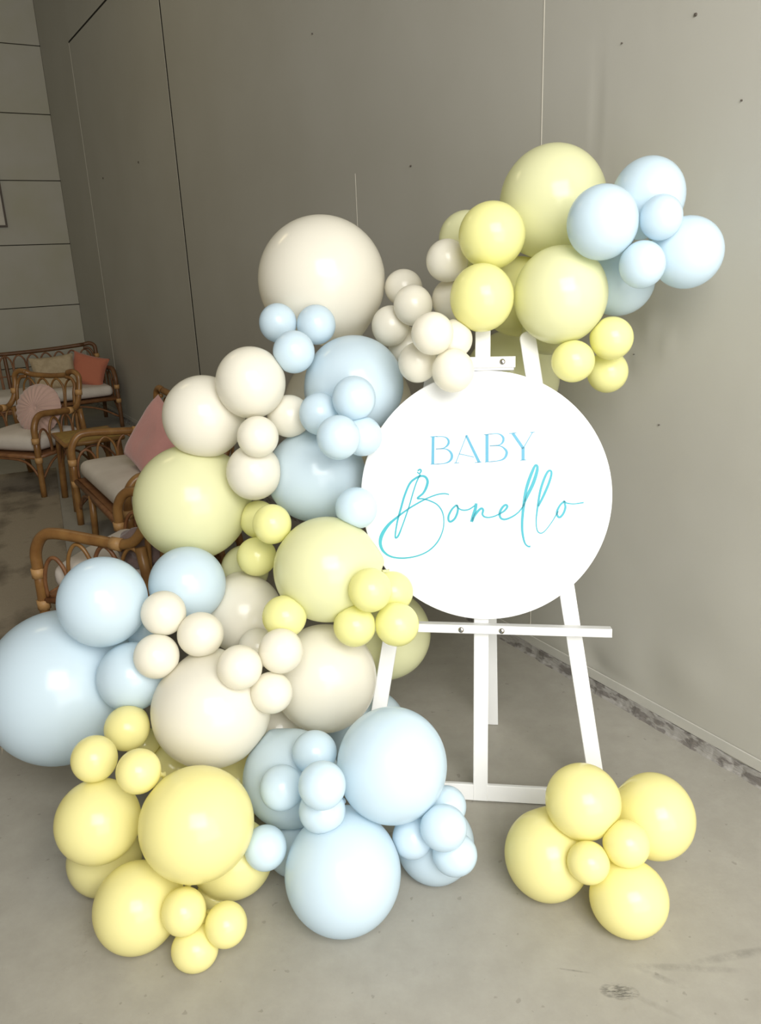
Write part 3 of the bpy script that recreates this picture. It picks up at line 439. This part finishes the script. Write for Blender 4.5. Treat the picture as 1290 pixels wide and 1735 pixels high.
# ------------------------------------------------------------------ balloons
# id: colour, centre x y z, radius, width stretch, label
BALLOONS = [
('C', -0.1636, 2.7415, 1.5166, 0.2077, 1.015, 'big cream balloon, the highest on the left half, against the grey wall'),
('B', -0.2957, 2.5301, 1.4017, 0.0596, 0.980, 'small blue balloon, left one of three under the highest big cream balloon'),
('B', -0.1765, 2.5266, 1.3918, 0.0611, 0.990, 'small blue balloon, right one of three resting on the highest big cream balloon'),
('B', -0.2370, 2.3732, 1.3288, 0.0624, 0.987, 'small blue balloon, lowest of the three below the highest big cream balloon'),
('B', -0.0662, 2.4608, 1.2090, 0.1529, 1.006, 'big blue balloon just left of the top of the round white sign'),
('C', 0.1058, 2.7041, 1.4852, 0.0600, 1.036, 'small cream balloon, topmost of the bunch right of the highest big cream balloon'),
('C', 0.1247, 2.4902, 1.4411, 0.0606, 0.980, 'small cream balloon second from top of the bunch above the sign'),
('C', 0.0554, 2.5510, 1.3769, 0.0618, 0.962, 'small cream balloon touching the lower right side of the highest big cream balloon'),
('C', 0.1123, 2.6188, 1.3010, 0.0657, 0.996, 'small cream balloon mostly hidden between big blue balloon and cream bunch'),
('C', 0.1588, 2.1667, 1.3859, 0.0571, 0.998, 'small cream balloon in the middle front of the bunch above the sign'),
('C', 0.2213, 2.2390, 1.3604, 0.0535, 1.010, 'small cream balloon beside the white easel mast, half behind a cream one'),
('C', 0.1228, 2.2673, 1.2971, 0.0565, 0.979, 'small cream balloon at the bottom left of the bunch above the sign edge'),
('C', 0.2142, 2.1752, 1.2831, 0.0588, 0.986, 'small cream balloon hanging over the top edge of the sign, casting shadow on it'),
('C', 0.2282, 2.4626, 1.5678, 0.0623, 1.009, 'small cream balloon at the left of the two medium lemon balloons'),
('C', 0.2523, 2.5405, 1.4507, 0.0657, 1.002, 'small cream balloon tucked behind the lower medium lemon balloon on the left'),
('P', 0.5368, 2.4592, 1.7158, 0.1573, 0.968, 'huge pale yellow balloon at the very top of the garland'),
('Y', 0.3408, 2.3262, 1.6313, 0.0912, 1.015, 'medium lemon yellow balloon, upper of the two stacked above the easel mast'),
('P', 0.2959, 2.5618, 1.6277, 0.0832, 0.994, 'pale yellow balloon peeking out behind the upper medium lemon balloon'),
('Y', 0.3027, 2.2480, 1.4688, 0.0904, 0.962, 'medium lemon yellow balloon sitting right over the easel mast'),
('P', 0.5198, 2.2502, 1.4669, 0.1306, 0.970, 'big pale yellow balloon above the sign, right of the easel mast'),
('B', 0.7384, 2.2293, 1.7104, 0.0978, 0.955, 'medium blue balloon at the top right, behind a small blue one'),
('B', 0.5964, 2.1410, 1.6489, 0.0915, 0.974, 'medium blue balloon overlapping the huge topmost pale yellow balloon'),
('B', 0.7318, 2.1007, 1.6544, 0.0540, 0.953, 'small blue balloon, upper of two in the middle of the top right blue cluster'),
('B', 0.6920, 2.1017, 1.5431, 0.0586, 0.973, 'small blue balloon, lower of two in the middle of the top right blue cluster'),
('B', 0.8214, 2.1450, 1.5674, 0.0905, 0.991, 'medium blue balloon farthest to the right in the garland'),
('B', 0.7055, 2.3360, 1.4954, 0.0982, 1.015, 'greenish blue balloon in shade under the top right blue cluster'),
('Y', 0.6547, 2.2071, 1.3495, 0.0585, 0.998, 'small yellow balloon, top right of the three beside the upper right of the sign'),
('Y', 0.5468, 2.1920, 1.2931, 0.0579, 1.022, 'small yellow balloon, left of the three beside the upper right of the sign'),
('Y', 0.6726, 2.2908, 1.2448, 0.0593, 0.981, 'small yellow balloon, lowest of the three beside the upper right of the sign'),
('Y', 0.4557, 2.5318, 1.4509, 0.1211, 1.010, 'deep yellow shaded balloon wedged between the two balloons over the easel top'),
('P', 0.4694, 2.7218, 1.1698, 0.1629, 0.994, 'large pale yellow balloon in shade behind the top of the sign and easel'),
('P', 0.5217, 2.3986, 1.3577, 0.0735, 1.074, 'pale yellow balloon glimpsed right of the rounded easel leg tip'),
('C', -0.3691, 2.3516, 1.2464, 0.1048, 0.980, 'medium cream balloon, upper of the pair left of the big blue balloon'),
('C', -0.5337, 2.4218, 1.1363, 0.1269, 0.988, 'large cream balloon at the left beside the pink cushion'),
('C', -0.3481, 2.2613, 1.1022, 0.0605, 0.996, 'small cream balloon in front of the junction of larger cream balloons'),
('C', -0.2675, 2.3934, 1.1334, 0.0654, 1.014, 'cream balloon half hidden behind a small blue balloon at centre left'),
('C', -0.3777, 2.3124, 0.9825, 0.0841, 0.984, 'cream balloon resting between big pale green-yellow and big blue balloons'),
('C', -0.1044, 2.9252, 1.0521, 0.2291, 1.053, 'large cream balloon in shade deep behind the big blue balloon by the sign'),
('P', -0.6015, 2.4222, 0.8620, 0.1840, 0.991, 'huge pale green-yellow balloon at the left in front of the rattan chairs'),
('B', -0.1976, 2.4117, 0.9360, 0.1502, 1.049, 'big blue balloon touching the left edge of the sign at mid height'),
('B', -0.0625, 2.2450, 1.2057, 0.0636, 0.979, 'small blue balloon, topmost of the four in front of the two big blue balloons'),
('B', -0.1683, 2.2994, 1.1551, 0.0611, 0.961, 'small blue balloon, leftmost of the four in front of the two big blue balloons'),
('B', -0.1084, 2.1484, 1.1161, 0.0615, 0.982, 'small blue balloon, lowest and foremost of the four by the left sign edge'),
('B', -0.0438, 2.2348, 1.0973, 0.0577, 1.002, 'small blue balloon, rightmost of the four, touching the left sign edge'),
('B', -0.0692, 2.1715, 0.9007, 0.0608, 1.007, 'single small blue balloon overlapping the lower left edge of the sign'),
('Y', -0.3868, 2.3737, 0.8116, 0.0598, 0.987, 'small yellow balloon, rear one of three right of huge green-yellow balloon'),
('Y', -0.3160, 2.1724, 0.8623, 0.0575, 0.974, 'small yellow balloon, front upper one of three right of huge green-yellow balloon'),
('Y', -0.3880, 2.2833, 0.7210, 0.0606, 1.010, 'small yellow balloon, lowest of three right of huge green-yellow balloon'),
('P', -0.4567, 2.4352, 0.6183, 0.0804, 0.982, 'dull yellow-green balloon peeking below the huge green-yellow balloon'),
('P', -0.1606, 2.1262, 0.7330, 0.1535, 1.014, 'huge pale yellow balloon in the middle, left of the lower sign edge'),
('Y', -0.0366, 1.9734, 0.7293, 0.0599, 0.989, 'small yellow balloon, upper front of four at the lower left of the sign'),
('Y', 0.0247, 2.0976, 0.6661, 0.0599, 1.010, 'small yellow balloon, right rear of four, overlapping the lower left sign edge'),
('Y', -0.0852, 1.9964, 0.6120, 0.0581, 1.019, 'small yellow balloon, bottom left of four at the lower left of the sign'),
('Y', 0.0333, 2.0005, 0.6101, 0.0615, 1.005, 'small yellow balloon, bottom right of four by the left end of the easel shelf'),
('P', -0.0028, 2.3625, 0.3973, 0.1504, 1.012, 'large olive yellow balloon in shade behind the left easel leg'),
('Y', -0.2793, 2.0043, 0.6459, 0.0603, 1.028, 'single small yellow balloon between the two large cream balloons at centre'),
('C', -0.4430, 2.2631, 0.5393, 0.1234, 0.989, 'large cream balloon behind the small cream ones at the middle left'),
('C', -0.3809, 2.1125, 0.4958, 0.0589, 1.001, 'small cream balloon, rear one of the four over the large cream balloons'),
('C', -0.2833, 1.9095, 0.5904, 0.0604, 0.991, 'small cream balloon, upper right of the four over the large cream balloons'),
('C', -0.3878, 1.8569, 0.5746, 0.0592, 1.008, 'small cream balloon, left front of the four over the large cream balloons'),
('C', -0.3133, 1.8744, 0.4845, 0.0562, 1.022, 'small cream balloon, lowest of the four between the large cream balloons'),
('C', -0.1866, 2.0895, 0.3993, 0.1579, 0.977, 'huge cream balloon in front of the left easel leg'),
('B', -0.9781, 2.1044, 0.3982, 0.2257, 0.964, 'largest blue balloon, cut off by the left edge of the picture'),
('B', -0.7892, 2.0403, 0.6977, 0.1249, 0.975, 'blue balloon on top of the largest blue balloon by the rattan armchair'),
('B', -0.5846, 2.1821, 0.6808, 0.1125, 1.003, 'blue balloon right of the armchair arm, below huge green-yellow balloon'),
('B', -0.7230, 2.1622, 0.5465, 0.0589, 0.984, 'small blue balloon mostly hidden behind the three small cream ones at left'),
('B', -0.7237, 1.9901, 0.4857, 0.0968, 0.987, 'medium blue balloon right of the largest blue balloon, over yellow small ones'),
('C', -0.6099, 1.9943, 0.6763, 0.0617, 0.992, 'small cream balloon, topmost of three in front of blue balloons at left'),
('C', -0.5088, 1.9677, 0.6202, 0.0621, 1.019, 'small cream balloon, rightmost of three in front of blue balloons at left'),
('C', -0.6260, 1.9321, 0.5777, 0.0610, 1.002, 'small cream balloon, lowest left of three in front of blue balloons'),
('C', -0.4907, 1.9149, 0.4133, 0.1586, 1.034, 'huge cream balloon directly above the big butter yellow balloon'),
('W', -0.7149, 1.8735, 0.3937, 0.0605, 1.000, 'small butter yellow balloon, topmost of three above the lower left yellow cluster'),
('W', -0.7498, 1.7167, 0.4093, 0.0577, 0.986, 'small butter yellow balloon, leftmost of three above the lower left yellow cluster'),
('W', -0.6102, 1.6282, 0.4307, 0.0534, 0.997, 'small butter yellow balloon, lower right of three above the lower left cluster'),
('W', -0.7338, 2.0348, 0.2306, 0.0507, 0.999, 'tiny glimpse of small yellow balloon behind the topmost of the three yellow ones'),
('W', -0.6545, 2.0203, 0.1549, 0.0780, 1.008, 'yellow balloon wedged in shade under the huge cream balloon'),
('W', -0.7473, 1.6686, 0.2576, 0.1052, 1.002, 'large butter yellow balloon farthest left in the lower left cluster'),
('W', -0.4730, 1.5816, 0.3093, 0.1350, 1.013, 'biggest butter yellow balloon, front and centre of the lower left cluster'),
('W', -0.6346, 1.5432, 0.1020, 0.1054, 0.980, 'large butter yellow balloon resting on the floor at the lower left'),
('W', -0.7746, 1.7261, 0.0890, 0.0959, 1.008, 'dull yellow balloon behind the floor balloon at the lower left'),
('W', -0.4217, 1.6708, 0.1250, 0.1028, 1.036, 'dull yellow balloon behind, right of the lower left small yellow ones'),
('W', -0.5035, 1.4868, 0.1380, 0.0534, 0.975, 'small yellow balloon, upper left of four nearest the floor at lower left'),
('W', -0.4674, 1.6476, 0.0347, 0.0475, 1.042, 'small yellow balloon, rear of four just under the biggest butter yellow balloon'),
('W', -0.4060, 1.4814, 0.0994, 0.0508, 0.974, 'small yellow balloon, rightmost of four nearest the floor at lower left'),
('W', -0.4829, 1.4653, 0.0450, 0.0524, 1.068, 'small yellow balloon, lowest of all in the garland, near the floor'),
('B', 0.0030, 1.7082, 0.3616, 0.1425, 0.976, 'huge blue balloon in front of the left foot of the easel'),
('B', -0.1298, 1.5893, 0.1384, 0.1458, 0.987, 'huge blue balloon resting on the floor at the bottom centre'),
('B', -0.2760, 1.8456, 0.2321, 0.1324, 1.000, 'large pale blue balloon behind the four small blue ones at bottom centre'),
('B', -0.1977, 1.7673, 0.3666, 0.0571, 1.021, 'small blue balloon, topmost of the four on the large pale blue balloon'),
('B', -0.2801, 1.6942, 0.3167, 0.0565, 0.974, 'small blue balloon, leftmost of the four on the large pale blue balloon'),
('B', -0.1648, 1.5821, 0.4037, 0.0567, 0.997, 'small blue balloon, foremost of the four beside the huge blue balloon'),
('B', -0.1724, 1.6120, 0.3074, 0.0558, 1.032, 'small blue balloon, lowest of the four, on top of the floor blue balloon'),
('B', -0.3196, 1.6105, 0.2047, 0.0538, 0.972, 'single small blue balloon between big yellow and big blue floor balloons'),
('B', 0.1106, 1.7358, 0.0890, 0.1052, 0.989, 'large blue balloon on the floor behind the right hand small blue bunch'),
('B', 0.0472, 1.6508, 0.1823, 0.0518, 0.983, 'small blue balloon, left of four at the right end of the garland foot'),
('B', 0.1406, 1.7130, 0.2252, 0.0515, 0.995, 'small blue balloon, topmost of four under the easel crossbar end'),
('B', 0.1233, 1.6009, 0.2514, 0.0564, 1.023, 'small blue balloon, front centre of four at the right end of garland foot'),
('B', 0.1515, 1.6159, 0.1565, 0.0542, 1.048, 'small blue balloon, lowest right of four at the right end of garland foot'),
('B', -0.0770, 2.2364, 0.1184, 0.1344, 1.004, 'blue balloon in shade on the floor behind the left easel leg'),
('B', -0.2759, 1.7691, 0.0580, 0.0709, 0.995, 'greenish blue balloon in shade low behind single small blue balloon'),
('C', -0.3465, 2.1221, 0.2102, 0.0929, 1.014, 'beige shaded balloon seen between the two huge cream balloons'),
('W', -0.4653, 2.0022, 0.1014, 0.1056, 1.020, 'olive yellow balloon in shade behind, between cream and pale blue balloons'),
('W', 0.4789, 1.6540, 0.2696, 0.0932, 1.000, 'yellow balloon on top of the separate floor cluster, before the easel leg'),
('W', 0.3933, 1.6566, 0.1072, 0.1114, 0.968, 'yellow balloon at the left of the separate floor cluster'),
('W', 0.6738, 1.6843, 0.1914, 0.1051, 0.950, 'yellow balloon at the right of the separate floor cluster'),
('W', 0.5649, 1.5247, 0.0865, 0.0915, 1.030, 'yellow balloon nearest the viewer in the separate floor cluster'),
('W', 0.4683, 1.5472, 0.1771, 0.0503, 1.015, 'small yellow balloon, left of two at the middle of the floor cluster'),
('W', 0.5623, 1.5611, 0.2164, 0.0556, 1.005, 'small yellow balloon, right of two at the middle of the floor cluster'),
]
bs = bmesh.new(); bmesh.ops.create_icosphere(bs, subdivisions=5, radius=1); bs.verts.ensure_lookup_table()
U5 = np.array([v.co[:] for v in bs.verts]); F5 = [[v.index for v in f.verts] for f in bs.faces]; bs.free()
bs = bmesh.new(); bmesh.ops.create_icosphere(bs, subdivisions=4, radius=1); bs.verts.ensure_lookup_table()
U4 = np.array([v.co[:] for v in bs.verts]); F4 = [[v.index for v in f.verts] for f in bs.faces]; bs.free()
CEN = np.array([b[1:4] for b in BALLOONS]); RAD = np.array([b[4] for b in BALLOONS]); NB = len(BALLOONS)
def softmin(a, b, k):
    h = np.clip(.5+.5*(b-a)/k, 0, 1); return b*(1-h)+a*h-k*h*(1-h)
RTN = np.array(rt[:]); 
dn = EN; SCN = np.array((SC+EN*.021)[:]); ENN = np.array(EN[:])
for i, (col, x, y, z, R, ex, label) in enumerate(BALLOONS):
    c = CEN[i]; U = U5 if R > .1 else U4; F = F5 if R > .1 else F4
    dv = CEN-c; dist = np.linalg.norm(dv, axis=1)
    nb = [j for j in range(NB) if j != i and dist[j] < (R+RAD[j])*1.06]
    # the neck points into the garland, away from the open side
    ax = sum((dv[j]/dist[j]*RAD[j] for j in nb), np.zeros(3)) if nb else np.zeros(3)
    ax = ax/(np.linalg.norm(ax)+1e-9)*.8+np.array([0, .8, -.1]); ax /= np.linalg.norm(ax)
    ca = U @ ax
    r = np.full(len(U), R)
    # slight widening across the picture measured from the photograph, and the drawn-out neck
    ua = U @ RTN; st = (ex-1)*.9
    r = r*(1+st*(ua**2)-st*.5*(1-ua**2))
    tt = np.clip((ca-.72)/.28, 0, 1); r = r*(1+.13*tt**3)
    for j in nb:
        a = dv[j]/dist[j]; t = (dist[j]**2+R*R-RAD[j]**2)/(2*dist[j])
        cs = U @ a; mk = cs > .05
        lim = np.where(mk, (t-.0004)/np.maximum(cs, .05), 9.)
        r = np.where(mk, softmin(r, lim, R*.035), r)
    dz = -U[:, 2]; mk = dz > .05; lim = np.where(mk, (z-.0006)/np.maximum(dz, .05), 9.); r = np.where(mk & (lim < r*1.2), softmin(r, lim, R*.03), r)
    q = (c-SCN) @ ENN
    if q > 0:
        dz = -(U @ ENN); mk = dz > .05; lim = np.where(mk, (q-.0008)/np.maximum(dz, .05), 9.)
        hit = c+U*r[:, None]-SCN; hit = hit-(hit @ ENN)[:, None]*ENN
        mk &= np.linalg.norm(hit, axis=1) < SR+.01
        r = np.where(mk & (lim < r), lim, r)
    V = U*r[:, None]
    me = bpy.data.meshes.new('balloon'); me.from_pydata(V.tolist(), [], F); me.polygons.foreach_set('use_smooth', [True]*len(F)); me.materials.append(BM[col]); me.update()
    o = link('balloon', me, None, (x, y, z)); tag(o, label, 'balloon', 'yellow balloons of the separate floor cluster' if label.find('floor cluster') >= 0 else 'balloons of the pastel garland')
    # tied knot, where there is room for it
    tip = c+ax*R*1.11; kd = .013
    if tip[2] > .02 and all(np.linalg.norm(CEN[j]-tip) > RAD[j]+kd for j in range(NB) if j != i):
        p0 = Vector(ax*R*1.09); d = Vector(ax); o1 = d.orthogonal().normalized(); o2 = d.cross(o1)
        prof = ((0, .006), (.004, .0045), (.008, .0062), (.011, .006), (.014, .004), (.020, .0085), (.0205, .006)); Vk, Fk = [], []
        for h, rr in prof:
            for k in range(12): a = 2*PI*k/12; Vk.append(p0+d*h+(o1*math.cos(a)+o2*math.sin(a))*rr)
        for a in range(len(prof)-1):
            for k in range(12): Fk.append((a*12+k, a*12+(k+1) % 12, a*12+12+(k+1) % 12, a*12+12+k))
        Fk.append(tuple(range((len(prof)-1)*12, len(prof)*12)))
        link('knot', mesh('knot', Vk, Fk, BM[col]), o)
